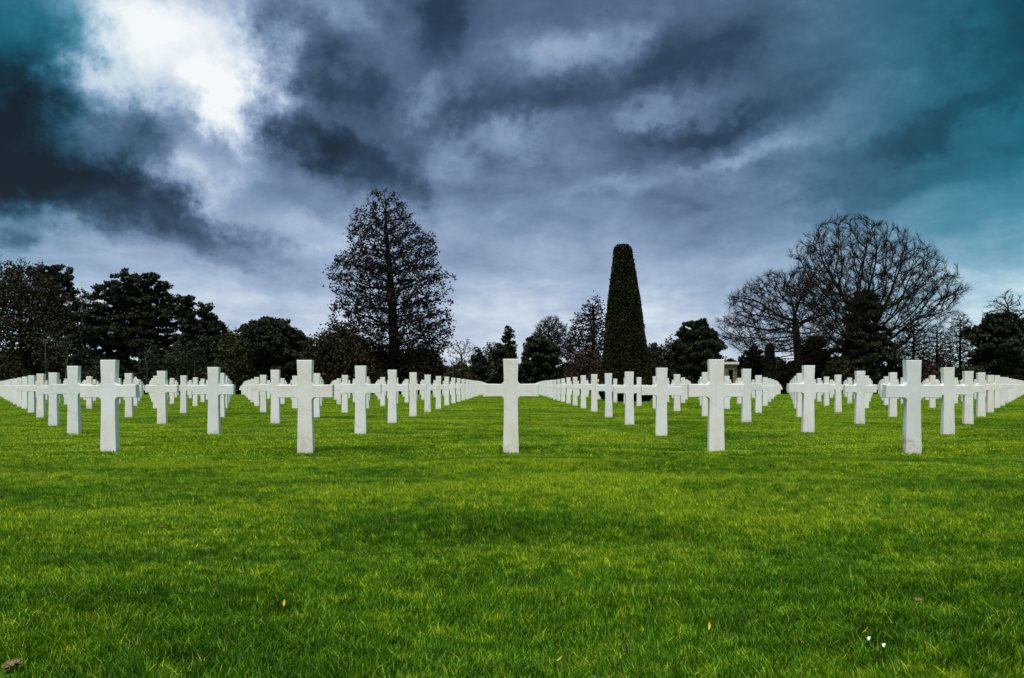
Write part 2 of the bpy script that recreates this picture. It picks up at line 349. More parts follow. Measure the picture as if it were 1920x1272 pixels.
COL, D1, ROW, NROW = 2.367, 9.40, 3.47, 26
rng = random.Random(5)
ORD = ['', 'front', 'second', 'third', 'fourth', 'fifth', 'sixth', 'seventh', 'eighth', 'ninth', 'tenth', 'eleventh', 'twelfth', 'thirteenth', 'fourteenth', 'fifteenth', 'sixteenth',
       'seventeenth', 'eighteenth', 'nineteenth', 'twentieth', 'twenty-first', 'twenty-second', 'twenty-third', 'twenty-fourth', 'twenty-fifth', 'twenty-sixth', 'twenty-seventh', 'twenty-eighth', 'twenty-ninth', 'thirtieth']
def plot(c, r):
    """where the cross of column c, row r stands: the rows close up a little towards the sides of the field"""
    D = D1 + (r - 1) * ROW; x = c * COL
    t = x / D * F
    return x * (1 - 4.8e-8 * t * t), D
def build_crosses():
    trees_near = []
    W, H0, H1 = 1920, 660, 860
    cover = np.zeros((H1 - H0, W), bool); found = []
    for r in range(1, NROW + 1):
        D = D1 + (r - 1) * ROW; cmax = int(0.66 * D / COL) + 1
        new = cover.copy()
        for c in range(-cmax, cmax + 1):
            x, D = plot(c, r); z = float(ground_z(x, D)); s = F / D
            vis = 0
            for (x0, x1, z0, z1) in ((-.085, .085, 0, 1.07), (-.318, .318, .645, .789)):
                a, b = int(CX + (x + x0) * s), int(CX + (x + x1) * s) + 1
                p, q = int(HY - (z + z1 - CAM_Z) * s) - H0, int(HY - (z + z0 - CAM_Z) * s) - H0
                a, b, p, q = max(a, 0), min(b, W), max(p, 0), min(q, H1 - H0, (742 - H0) if D > 74 else 999)
                if b > a and q > p:
                    vis += int((~new[p:q, a:b]).sum()); new[p:q, a:b] = True
            found.append((vis, c, r, x, D, z))
        cover = new
    stars = {(-6, 7), (9, 9)}
    found.sort(key=lambda f: -f[0])
    ones = [f for f in found[:300] if f[0] > 0]
    rest = found[len(ones):]
    special = {
        (0, 1): 'large white marble cross at the centre of the front row',
        (-1, 1): 'front row marble cross just left of the central one, faint stain at its foot',
        (1, 1): 'front row marble cross just right of the central one, speckled near its foot',
        (-2, 1): 'outermost marble cross on the left of the front row',
        (2, 1): 'diagonally veined marble cross with a brown stained foot, right end of front row',
    }
    for i, (vis, c, r, x, D, z) in enumerate(sorted(ones, key=lambda f: (f[2], f[1]))):
        star = (c, r) in stars
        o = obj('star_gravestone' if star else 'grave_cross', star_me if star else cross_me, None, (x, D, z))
        o.rotation_euler = (rng.gauss(0, .004), rng.gauss(0, .003), rng.gauss(0, .010))
        side = 'left' if c < 0 else 'right'; n = abs(c)
        colw = {0: 'directly behind the central one'}.get(n, ('%s column %s of the central cross' % ('first' if n == 1 else ORD[n], side)) if n < len(ORD) else '')
        mat_words = 'white marble cross'
        if (c, r) in special: lab = special[(c, r)]
        elif star: lab = 'white marble gravestone topped with a six-pointed star, %s side of the field' % side
        elif c == 0: lab = 'white marble cross in the %s row, directly behind the central one' % ORD[r]
        else: lab = '%s in the %s row back, %s' % (mat_words, ORD[r], colw)
        tag(o, lab, 'gravestone' if star else 'cross', 'marble gravestones set out in rows on the lawn')
        o['stain'] = {(2, 1): 0.9, (-1, 1): 0.25, (1, 1): 0.2}.get((c, r), max(0.0, rng.gauss(0.02, 0.12)))
    Vs, F4, Fn1 = [], [], []
    nv = len(lo_V); k = 0
    polys = {}
    for vis, c, r, x, D, z in rest:
        a = rng.gauss(0, .01); ca, sa = math.cos(a), math.sin(a)
        V = lo_V.copy(); V = np.stack([V[:, 0] * ca - V[:, 1] * sa + x, V[:, 0] * sa + V[:, 1] * ca + D, V[:, 2] + z], 1)
        Vs.append(V)
        for f in lo_F: polys.setdefault(f.shape[1], []).append(f + k * nv)
        k += 1
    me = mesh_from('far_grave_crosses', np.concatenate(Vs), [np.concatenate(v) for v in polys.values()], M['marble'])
    tag(obj('far_grave_crosses', me), 'mass of distant white marble crosses merging at the back of the field', 'crosses', kind='stuff')
    print('crosses', len(ones), len(rest), 'smallest visible', ones[-1][0])
star_me = star_mesh()
build_crosses()

# ------------------------------------------------------------------ trees
def profile_fn(prof):
    P = sorted(prof); y = np.array([p[0] for p in P]); l = np.array([p[1] for p in P]); r = np.array([p[2] for p in P])
    return y, l, r
def sample_env(R, prof, D, tx, zb, n, shell=0.5, lump=0.25, seed=0):
    """points inside the crown; profile rows are (photo y, left x, right x) measured at distance D"""
    y, l, r = profile_fn(prof); py = R.uniform(y[0], y[-1], n * 3)
    w = np.interp(py, y, r - l); keep = R.uniform(0, w.max(), len(py)) < w ** 1.0; py = py[keep][:n]; m = len(py)
    L, Rr = np.interp(py, y, l), np.interp(py, y, r); c = (L + Rr) / 2; h = (Rr - L) / 2
    th = R.uniform(0, 2 * np.pi, m); q = R.uniform(0, 1, m) ** shell
    q = q * (1 + lump * (2 * vnoise(th * 1.6 + seed * 7, py / 26.0, seed + 11) - 1))
    pz = Z(py, D) - zb
    return np.stack([(c + h * q * np.cos(th) - tx) / F * D, h * 0.9 * q * np.sin(th) / F * D, pz], 1)
def colonize(R, A, start, step, di, dk, iters, up=0.05, jit=0.25, mom=0.6):
    P = [np.array(p, float) for p in start]; par = [-1] + list(range(len(P) - 1))
    PA = np.array(P); DR = np.zeros_like(PA); DR[1:] = PA[1:] - PA[:-1]; DR[0] = (0, 0, 1); DR /= np.linalg.norm(DR, axis=1)[:, None]; DR[:, :] *= 0.0
    d = np.linalg.norm(A[:, None] - PA[None], axis=2); near = d.argmin(1); dist = d.min(1)
    alive = np.ones(len(A), bool); arr = PA.copy()
    kc = np.zeros(len(arr), int)
    for _ in range(iters):
        act = alive & (dist < di)
        if not act.any():
            act = alive & (dist < dist[alive].min() * 1.15) if alive.any() else act
            if not act.any(): break
        ids = near[act]; v = A[act] - arr[ids]; v /= np.linalg.norm(v, axis=1)[:, None] + 1e-9
        full = kc[ids] >= 3
        if full.all(): alive[np.where(act)[0]] = False; continue
        u, inv = np.unique(ids, return_inverse=True); S = np.zeros((len(u), 3)); np.add.at(S, inv, v)
        S += R.normal(0, jit, S.shape) * np.linalg.norm(S, axis=1)[:, None]; S[:, 2] += up * np.linalg.norm(S, axis=1)
        S /= np.linalg.norm(S, axis=1)[:, None] + 1e-9
        S += DR[u] * (mom if _ < 60 else 0.0); S /= np.linalg.norm(S, axis=1)[:, None] + 1e-9
        ok = kc[u] < 3; u, S = u[ok], S[ok]; new = arr[u] + S * step; kc[u] += 1; kc = np.concatenate([kc, np.zeros(len(u), int)])
        base = len(arr); arr = np.concatenate([arr, new]); DR = np.concatenate([DR, S]); par += list(u)
        al = np.where(alive)[0]
        dd = np.linalg.norm(A[al][:, None] - new[None], axis=2); k = dd.argmin(1); dm = dd[np.arange(len(al)), k]
        upd = dm < dist[al]; near[al[upd]] = base + k[upd]; dist[al[upd]] = dm[upd]
        alive &= dist > dk
        if len(arr) > 9000: break
    return arr, np.array(par)
def radii(par, tip, e, base=None):
    n = len(par); s = np.zeros(n); kids = np.zeros(n, int)
    for i in range(n - 1, 0, -1):
        if s[i] == 0: s[i] = tip ** e
        s[par[i]] += s[i]; kids[par[i]] += 1
    if s[0] == 0: s[0] = tip ** e
    r = s ** (1 / e)
    if base and r[0] > 0:
        g = math.log(base / tip) / math.log(max(r[0] / tip, 1.001)); r = tip * (r / tip) ** g
    return r, kids
def tubes(A, B, ra, rb, n):
    d = B - A; L = np.linalg.norm(d, axis=1)[:, None] + 1e-9; d = d / L
    h = np.where(np.abs(d[:, 2:3]) < 0.9, np.array([[0, 0, 1.0]]), np.array([[1.0, 0, 0]]))
    u = np.cross(d, h); u /= np.linalg.norm(u, axis=1)[:, None]; v = np.cross(d, u)
    a = np.arange(n) * 2 * np.pi / n; c, s = np.cos(a), np.sin(a)
    ring = u[:, None] * c[None, :, None] + v[:, None] * s[None, :, None]
    V = np.concatenate([A[:, None] + ring * ra[:, None, None], B[:, None] + ring * rb[:, None, None]], 1)
    m = len(A); k = np.arange(n); k2 = (k + 1) % n
    q = np.stack([k, k2, k2 + n, k + n], 1)[None] + (np.arange(m) * 2 * n)[:, None, None]
    return V.reshape(-1, 3), q.reshape(-1, 4)
class Geo:
    def __init__(s): s.V = []; s.P = {}; s.n = 0
    def add(s, V, p):
        s.V.append(V); s.P.setdefault(p.shape[1], []).append(p + s.n); s.n += len(V)
    def mesh(s, name, mat): return mesh_from(name, np.concatenate(s.V), [np.concatenate(v) for v in s.P.values()], mat)
def leaf_tris(R, Cn, size, flat=0.0):
    n = len(Cn); a = R.normal(0, 1, (n, 3)); b = R.normal(0, 1, (n, 3))
    if flat: a[:, 2] *= 1 - flat; b[:, 2] *= 1 - flat
    a /= np.linalg.norm(a, axis=1)[:, None]; b -= (a * b).sum(1)[:, None] * a; b /= np.linalg.norm(b, axis=1)[:, None]
    s = (size * R.uniform(0.6, 1.35, n))[:, None]
    V = np.stack([Cn - a * s * .6 - b * s * .35, Cn + a * s * .6 - b * s * .25, Cn + b * s * .6, ], 1).reshape(-1, 3)
    return V, np.arange(n * 3).reshape(-1, 3)
def branches_geo(G, P, par, r, lo=0.0, hi=9e9):
    i = np.arange(1, len(P)); A, B = P[par[i]], P[i]; ra, rb = np.minimum(r[par[i]], r[i] * 1.45), r[i]
    for n, a, b in ((7, .12, 9e9), (4, .045, .12), (3, 0, .045)):
        m = (rb >= a) & (rb < b) & (rb >= lo) & (rb < hi)
        if m.any(): G.add(*tubes(A[m], B[m], ra[m], rb[m], n))

TREE_N = [0]
def tree(kind, name, label, tx, prof, D, base_r, fork=None, leader=None, seed=1, na=900, bark='bark', leafm='pine', leaf=0.30, nleaf=60, twigs=3,
         step=None, lean=0.0, shell=0.5, cat='tree', group=None, lump=0.25, clump=0.6, twig_r=0.022, jit=0.25, up=0.05, tw_len=1.0, dkf=1.6):
    R = np.random.default_rng(seed); zb = float(ground_z(X(tx, D), D)) - 0.15
    root = empty(name, (X(tx, D), D, zb)); tag(root, label, cat, group)
    A = sample_env(R, prof, D, tx, zb, na, shell, lump, seed)
    H = A[:, 2].max(); ys = [p[0] for p in prof]
    zf = (Z(fork, D) if fork else Z(max(ys), D)) - zb
    zl = (Z(leader, D) if leader else (zf + 0.05 * H + zb)) - zb
    cx_top = ((prof[0][1] + prof[0][2]) / 2 - tx) / F * D
    st = step or max(0.28, H * 0.022)
    start = []; n0 = max(4, int(zl / st)); wob = R.normal(0, .02 * st, (n0 + 1, 2)).cumsum(0)
    for k in range(n0 + 1):
        t = k / n0; z = zl * t
        start.append((cx_top * (z / H) ** 1.5 * (1 - 0.0) + wob[k, 0] + lean * t, wob[k, 1], z))
    # low trunk nodes must not attract: keep attractors above the fork
    A = A[A[:, 2] > zf * 0.6]
    P, par = colonize(R, A, start, st, st * 9, st * dkf, 110, up, jit)
    tip = twig_r
    r, kids = radii(par, tip, 2.3, base_r)
    flare = 1 + 0.45 * np.exp(-P[:, 2] / (base_r * 2.5)) * (P[:, 2] < 3 * base_r * 3); r = r * np.where(np.arange(len(P)) < n0, flare, 1)
    G = Geo(); branches_geo(G, P, par, r)
    obj('trunk', G.mesh('trunk', M[bark]), root)
    tips = P[(kids <= 1) & (P[:, 2] > zf * 0.9) & (r < tip * 3.2)]; tpar = par[(kids <= 1) & (P[:, 2] > zf * 0.9) & (r < tip * 3.2)]
    tdir = tips - P[tpar]; tdir /= np.linalg.norm(tdir, axis=1)[:, None] + 1e-9
    G2 = Geo()
    if kind in ('bare', 'sparse'):
        for q in range(twigs):
            n = len(tips); d = tdir + R.normal(0, 0.42, (n, 3)); d[:, 2] += 0.15; d /= np.linalg.norm(d, axis=1)[:, None]
            L = (R.uniform(0.35, 1.0, n) * tw_len * st * 1.9)[:, None]; o = tips - tdir * st * R.uniform(0, 1, n)[:, None]
            mid = o + d * L * .55; d2 = d + R.normal(0, .3, (n, 3)); d2[:, 2] += .12; d2 /= np.linalg.norm(d2, axis=1)[:, None]; end = mid + d2 * L * .5
            e = np.full(n, twig_r * .85)
            G2.add(*tubes(o, mid, e, e * .8, 3)); G2.add(*tubes(mid, end, e * .8, e * .35, 3))
            d3 = d + R.normal(0, .7, (n, 3)); d3 /= np.linalg.norm(d3, axis=1)[:, None]
            G2.add(*tubes(mid, mid + d3 * L * .5, e * .7, e * .3, 3))
    leafmat = M[bark]
    if kind in ('leafy', 'sparse'):
        n = len(tips); Cn = np.repeat(tips, nleaf, 0) + R.normal(0, 1, (n * nleaf, 3)) * clump
        G3 = Geo(); G3.add(*leaf_tris(R, Cn, leaf))
        if kind == 'leafy': obj('crown', G3.mesh('crown', M[leafm]), root)
        else:
            obj('crown', G2.mesh('crown', M['twig' if bark == 'bark' else bark]), root); obj('foliage', G3.mesh('foliage', M[leafm]), root)
    elif kind == 'pine':
        # needle pads: flattened puffs at the ends of the limbs
        n = len(tips); f = R.normal(0, 1, (n * nleaf, 3)); f /= np.linalg.norm(f, axis=1)[:, None]; f *= (R.uniform(0.25, 1, n * nleaf) ** .5)[:, None]
        sc_ = np.repeat(R.uniform(.65, 1.3, n), nleaf)[:, None] * clump
        Cn = np.repeat(tips, nleaf, 0) + f * sc_ * np.array([[1, 1, .62]])
        G3 = Geo(); G3.add(*leaf_tris(R, Cn, leaf)); obj('crown', G3.mesh('crown', M[leafm]), root)
    elif kind == 'bare': obj('crown', G2.mesh('crown', M['twig' if bark == 'bark' else bark]), root)
    TREE_N[0] += 1
    return root

# --- the tall trees that rise above the line
tree('sparse', 'tall_leafy_tree', 'tallest tree, dark and conical with small leaves and sky showing through it', 742,
     [(363, 702, 734), (374, 692, 750), (395, 680, 770), (412, 664, 780), (432, 662, 794), (445, 654, 814), (462, 645, 826), (490, 634, 835), (515, 622, 838),
      (535, 634, 840), (555, 638, 838), (577, 622, 844), (597, 630, 839), (614, 626, 848), (632, 640, 850), (650, 664, 846), (668, 690, 828)],
     106, 0.74, fork=655, leader=400, seed=3, na=4200, leafm='alder', leaf=0.27, nleaf=9, clump=0.30, twigs=2, dkf=1.5, step=0.55, shell=0.34, lump=0.26, jit=0.15, twig_r=0.03, up=0.30)
tree('bare', 'bare_oak', 'largest leafless tree, wide domed crown of fine twigs, right side', 1632,
     [(412, 1552, 1626), (425, 1535, 1660), (442, 1518, 1690), (465, 1488, 1712), (492, 1478, 1756), (520, 1484, 1790), (555, 1492, 1808), (590, 1510, 1780),
      (620, 1525, 1758), (648, 1550, 1722), (668, 1580, 1700)],
     107, 0.68, fork=665, seed=111, na=3800, twigs=6, twig_r=0.024, step=0.52, shell=0.38, lump=0.24, dkf=1.45, tw_len=1.3, jit=0.08, up=0.14)
tree('bare', 'bare_tree', 'wide leafless tree with drooping low branches, left of the largest bare oak', 1501,
     [(508, 1450, 1505), (530, 1402, 1560), (560, 1370, 1590), (590, 1368, 1604), (612, 1352, 1604), (640, 1358, 1592), (660, 1372, 1572), (678, 1400, 1545)],
     104, 0.55, fork=650, leader=600, seed=112, na=2700, twigs=6, twig_r=0.023, step=0.48, shell=0.38, lump=0.24, dkf=1.45, tw_len=1.3, jit=0.12, up=0.03)

# --- left wood
tree('sparse', 'brown_tree', 'brownish half bare tree at the far left edge, tallest of the left wood', 70,
     [(500, 20, 60), (530, -30, 100), (560, -45, 125), (600, -50, 145), (650, -50, 150), (700, -40, 148)], 106, 0.30, fork=690, leader=560, seed=21, na=1500, bark='bark',
     leafm='brown', leaf=0.30, nleaf=16, clump=0.6, twigs=2, twig_r=0.03, step=0.5)
tree('bare', 'bare_tree', 'thin leafless treetop poking up at the far left edge', 38,
     [(484, 34, 46), (505, 8, 62), (530, -8, 78), (570, -5, 75)], 112, 0.25, fork=600, leader=520, seed=22, na=700, twig_r=0.03)
tree('bare', 'bare_tree', 'leafless tree cut by the left edge of the picture', -22,
     [(455, -50, -10), (490, -80, 18), (530, -90, 25), (580, -90, 20)], 110, 0.28, fork=620, leader=500, seed=23, na=700, twig_r=0.03)
tree('pine', 'pine_tree', 'flat topped dark pine behind the brown tree at far left', 108,
     [(497, 84, 118), (508, 62, 134), (528, 66, 143), (550, 70, 146), (580, 85, 142), (625, 85, 150)], 112, 0.35, fork=630, leader=520, seed=24, na=700, clump=0.50, nleaf=46, leaf=.27, lump=.75)
tree('sparse', 'small_tree', 'small thin leaved tree in the gap between the two left pines', 158,
     [(543, 150, 166), (565, 140, 172), (600, 138, 172), (650, 138, 172)], 114, 0.18, fork=660, leader=570, seed=25, na=350, leafm='alder', leaf=.28, nleaf=7, clump=.4)
tree('pine', 'pine_tree', 'broad dark pine with a single pointed top in the left wood', 226,
     [(505, 229, 240), (518, 220, 246), (535, 202, 252), (560, 182, 258), (600, 164, 265), (650, 152, 268), (695, 155, 262)], 105, 0.42, fork=690, leader=530, seed=26, na=1500, clump=0.50, nleaf=46, leaf=.27, lump=.75)
tree('pine', 'pine_tree', 'rounded dark pine, tallest on the right of the broad pointed pine', 280,
     [(512, 262, 286), (524, 250, 300), (545, 250, 308), (562, 250, 324), (585, 252, 322), (640, 250, 328), (695, 255, 330)], 108, 0.40, fork=690, leader=540, seed=27, na=1300, clump=0.50, nleaf=46, leaf=.27, lump=.75)
tree('pine', 'pine_tree', 'narrow dark pine with sky behind its neck, middle of left wood', 352,
     [(557, 341, 362), (570, 332, 368), (595, 334, 366), (625, 330, 378), (690, 328, 380)], 106, 0.28, fork=690, leader=570, seed=28, na=380, clump=0.58, nleaf=55, leaf=.28, lump=.5)
tree('pine', 'pine_tree', 'dark pine sloping down to the right, last of the tall left pines', 392,
     [(569, 372, 390), (590, 369, 402), (612, 378, 425), (640, 372, 448), (690, 370, 462)], 109, 0.3, fork=690, leader=590, seed=29, na=900, clump=0.50, nleaf=46, leaf=.27, lump=.6)
tree('leafy', 'olive_shrub', 'olive brown bush below the sloping pine', 440,
     [(628, 428, 450), (655, 412, 470), (690, 402, 476), (718, 402, 476)], 103, 0.12, fork=722, leader=690, seed=30, na=420, leafm='olive', leaf=.26, nleaf=26, clump=.5, cat='shrub')
tree('pine', 'pine_tree', 'wide low dark pine left of the tall conical tree', 508,
     [(597, 498, 532), (612, 465, 544), (640, 456, 556), (700, 456, 568)], 107, 0.3, fork=700, leader=620, seed=31, na=950, clump=0.50, nleaf=46, leaf=.27, lump=.6)
tree('pine', 'pine_tree', 'small dark pine at the low end of the left wood', 560,
     [(624, 549, 566), (645, 541, 580), (700, 540, 590)], 110, 0.2, fork=700, leader=640, seed=32, na=300, clump=0.8, nleaf=70, leaf=.32)
# --- under and right of the tall tree
tree('leafy', 'brown_shrub', 'russet and olive bush at the left foot of the tall conical tree', 632,
     [(624, 618, 650), (642, 594, 680), (680, 584, 705), (718, 584, 705)], 102, 0.14, fork=724, leader=690, seed=33, na=620, leafm='brown', leaf=.28, nleaf=30, clump=.55, cat='shrub')
tree('leafy', 'brown_shrub', 'dark bush around the trunk of the tall conical tree', 715,
     [(662, 690, 745), (676, 674, 766), (718, 665, 775)], 109, 0.14, fork=724, leader=690, seed=34, na=600, leafm='olive', leaf=.28, nleaf=30, clump=.55, cat='shrub')
tree('leafy', 'brown_shrub', 'dark rounded bush at the right foot of the tall conical tree', 792,
     [(656, 780, 812), (672, 755, 826), (718, 748, 838)], 105, 0.14, fork=724, leader=695, seed=35, na=480, leafm='red', leaf=.26, nleaf=28, clump=.5, cat='shrub')
tree('bare', 'bare_tree', 'small pale leafless tree right of the tall conical tree', 866,
     [(638, 852, 882), (655, 836, 896), (682, 842, 892)], 118, 0.16, fork=705, leader=670, seed=36, na=420, twig_r=0.022, bark='pale_bark')
tree('pine', 'small_conifer', 'small dark conifer left of the central cross', 897,
     [(654, 893, 901), (672, 882, 912), (712, 874, 920)], 112, 0.12, fork=715, leader=665, seed=37, na=260, clump=0.5, nleaf=45, leaf=.26)
tree('sparse', 'brown_tree', 'small round brown tree just left of the central cross', 922,
     [(647, 914, 932), (662, 904, 940), (695, 902, 944)], 118, 0.14, fork=705, leader=670, seed=38, na=320, leafm='brown', leaf=.24, nleaf=8, clump=.35, twig_r=.02)
tree('pine', 'slim_conifer', 'slim sparse conifer standing above the central cross', 953,
     [(612, 950, 957), (622, 945, 966), (640, 944, 965), (665, 941, 968), (700, 938, 972)], 113, 0.14, fork=700, leader=618, seed=39, na=190, clump=0.5, nleaf=34, leaf=.26)
tree('pine', 'dark_evergreen', 'dark evergreen bush just behind the top of the central cross', 935,
     [(646, 932, 942), (665, 925, 952), (700, 915, 965), (718, 915, 965)], 108, 0.14, fork=720, leader=670, seed=40, na=300, clump=0.6, nleaf=50, leaf=.28)
tree('pine', 'pine_tree', 'rounded dark pine right of the central cross', 1006,
     [(631, 992, 1024), (645, 978, 1040), (670, 966, 1048), (715, 960, 1056)], 107, 0.25, fork=715, leader=650, seed=41, na=480, clump=0.5, nleaf=50, leaf=.27, lump=.5)
tree('bare', 'bare_tree', 'leafless tree rising behind the rounded pine at centre', 1037,
     [(596, 1024, 1044), (615, 1002, 1060), (640, 992, 1072), (670, 992, 1078)], 114, 0.24, fork=690, leader=640, seed=42, na=1500, twig_r=0.024, dkf=1.2, twigs=5, step=.28, tw_len=1.5)
tree('sparse', 'sparse_tree', 'upright nearly bare tree just left of the tall clipped yew', 1112,
     [(560, 1107, 1122), (575, 1092, 1130), (595, 1080, 1138), (612, 1068, 1140), (645, 1064, 1142), (685, 1066, 1142)], 105, 0.27, fork=690, leader=575, seed=43, na=1000,
     leafm='alder', leaf=.26, nleaf=4, clump=.35, twigs=3, twig_r=.026)
tree('leafy', 'russet_shrub', 'low russet bush beside the tall clipped yew', 1100,
     [(664, 1088, 1116), (685, 1068, 1136), (720, 1058, 1146)], 101, 0.12, fork=726, leader=700, seed=44, na=480, leafm='red', leaf=.24, nleaf=28, clump=.45, cat='shrub')
tree('pine', 'small_conifer', 'small dark conifer just right of the tall clipped yew', 1226,
     [(647, 1218, 1234), (668, 1212, 1244), (715, 1208, 1250)], 112, 0.14, fork=715, leader=660, seed=45, na=260, clump=0.6, nleaf=50, leaf=.28)
tree('leafy', 'brown_shrub', 'golden brown bush left of the spiky round pine', 1260,
     [(640, 1250, 1272), (662, 1240, 1282), (715, 1236, 1285)], 110, 0.12, fork=722, leader=680, seed=46, na=360, leafm='brown', leaf=.26, nleaf=18, clump=.45, cat='shrub')
tree('pine', 'round_pine', 'round dense pine with upright spiky shoots, behind right crosses', 1306,
     [(603, 1294, 1322), (616, 1274, 1340), (640, 1264, 1350), (675, 1262, 1356), (705, 1272, 1350)], 103, 0.28, fork=712, leader=630, seed=47, na=620, clump=0.42, nleaf=60, leaf=.27, up=.3, lump=.42)
tree('pine', 'small_conifer', 'dark conifer between the stone building and the small clipped yew', 1412,
     [(652, 1404, 1422), (672, 1390, 1434), (715, 1386, 1440)], 112, 0.16, fork=715, leader=670, seed=48, na=300, clump=0.6, nleaf=34, leaf=.28)
tree('pine', 'dark_evergreen', 'dark evergreen below the wide leafless tree', 1524,
     [(638, 1512, 1538), (665, 1500, 1552), (715, 1494, 1562)], 110, 0.2, fork=715, leader=660, seed=49, na=360, clump=0.8, nleaf=60, leaf=.3)
tree('pine', 'tall_evergreen', 'tall ragged black evergreen in front of the largest bare oak', 1612,
     [(545, 1606, 1638), (562, 1596, 1650), (585, 1592, 1652), (600, 1584, 1648), (640, 1574, 1662), (680, 1562, 1668), (712, 1560, 1668)], 103, 0.35, fork=715, leader=570, seed=50,
     na=820, clump=0.5, nleaf=45, leaf=.29, lump=.5)
# --- right wood
for k, (tx, prof, lab) in enumerate([
    (1712, [(598, 1705, 1722), (630, 1688, 1740), (700, 1676, 1750)], 'slim leafless tree just right of the largest bare oak'),
    (1757, [(612, 1748, 1766), (640, 1732, 1780), (705, 1722, 1790)], 'slim leafless tree, middle one of three right of the oak'),
    (1800, [(586, 1794, 1808), (612, 1780, 1824), (660, 1766, 1836), (705, 1762, 1840)], 'slim leafless tree left of the dark round pine at right edge'),
    (1672, [(640, 1664, 1682), (665, 1650, 1694), (708, 1645, 1700)], 'short leafless tree under the right limbs of the oak')]):
    tree('bare', 'bare_tree', lab, tx, prof, 109 + k * 1.5, 0.2, fork=712, leader=prof[0][0] + 15, seed=60 + k, na=1700, twig_r=0.026, up=-.02, step=.26, dkf=1.2, twigs=3, tw_len=1.4)
tree('bare', 'bare_tree', 'leafless treetop rising above the dark round pine at right edge', 1886,
     [(546, 1884, 1898), (562, 1862, 1914), (585, 1845, 1918), (620, 1842, 1918)], 112, 0.24, fork=650, leader=575, seed=65, na=700, twig_r=0.028)
tree('pine', 'round_pine', 'dark round pine at the right edge with light showing under its crown', 1878,
     [(588, 1856, 1902), (600, 1840, 1925), (628, 1832, 1940), (655, 1834, 1945), (680, 1842, 1940), (700, 1850, 1930)], 106, 0.34, fork=705, leader=615, seed=66, na=820, clump=0.5, nleaf=42, leaf=.28, lump=.5)
tree('bare', 'bare_tree', 'leafless tree cut by the right edge of the picture', 1945,
     [(560, 1935, 1955), (590, 1912, 1980), (650, 1900, 1990), (700, 1900, 1990)], 110, 0.24, fork=700, leader=600, seed=67, na=800, twig_r=0.028)
for k, (tx, w, yt, lm, lab) in enumerate([
    (15, 60, 668, 'olive', 'olive bush at the foot of the far left trees'),
    (1735, 70, 690, 'red', 'low russet hedge bush under the slim leafless trees'),
    (1820, 60, 694, 'pine', 'low dark bush left of the right edge pine'),
    (1480, 50, 682, 'brown', 'brown bush left of the wide leafless tree trunk'),
    (1575, 50, 676, 'olive', 'olive bush between the two big bare trees'),
    (860, 50, 688, 'olive', 'low olive bush under the small pale leafless tree'),
    (1350, 26, 676, 'pine', 'dark bush beside the small stone building'),
    (1395, 22, 690, 'brown', 'brown bush right of the small stone building'),
    (320, 70, 672, 'pine', 'dark low bush beneath the narrow left pine'),
    (200, 80, 676, 'pine', 'dark low bush beneath the broad pointed pine')]):
    tree('leafy', 'low_shrub', lab, tx, [(yt, tx - w * .2, tx + w * .2), (yt + 14, tx - w * .42, tx + w * .4), (724, tx - w * .5, tx + w * .5)], 101 + (k % 4) * 1.3, .1,
         fork=728, leader=705, seed=80 + k, na=380, leafm=lm, leaf=.24, nleaf=26, clump=.42, cat='shrub')

# pale trunks that stand out against the dark left wood
for k, (x0, x1, ytop, w, lab) in enumerate([(84, 90, 640, .17, 'pale leaning trunk, leftmost under the brown tree'), (126, 124, 655, .16, 'pale straight trunk under the left flat topped pine'),
                                       (274, 278, 672, .14, 'pale curved trunk between left crosses, under the rounded pine'), (330, 334, 676, .12, 'pale thin trunk leaning left under the narrow pine'),
                                       (352, 350, 660, .12, 'pale thin upright trunk in the left wood'), (366, 364, 664, .10, 'thinnest pale trunk in the left wood')]):
    D = 99.5; zb = float(ground_z(X(x1, D), D)) - .1; R = np.random.default_rng(200 + k)
    root = empty('pale_tree', (X(x1, D), D, zb)); tag(root, lab, 'tree')
    H = Z(ytop, D) - zb; n = 9
    pts = np.array([[(x0 - x1) / F * D * (j / n) + math.sin(j * .9 + k) * .07, 0, H * j / n] for j in range(n + 1)])
    r = w * (1 - .55 * np.arange(n + 1) / n); G = Geo(); G.add(*tubes(pts[:-1], pts[1:], r[:-1], r[1:], 7))
    br = np.array([pts[j] for j in (4, 5, 6, 7, 8, 9, 9)]); dd = R.normal(0, 1, (7, 3)); dd[:, 2] = abs(dd[:, 2]) + .4; dd /= np.linalg.norm(dd, axis=1)[:, None]
    G.add(*tubes(br, br + dd * 1.3, np.full(7, .05), np.full(7, .02), 3))
    obj('trunk', G.mesh('trunk', M['pale_bark']), root)
    G2 = Geo(); Cn = np.repeat(br + dd * 1.2, 60, 0) + R.normal(0, .55, (420, 3)); G2.add(*leaf_tris(R, Cn, .24)); obj('crown', G2.mesh('crown', M['pine']), root)

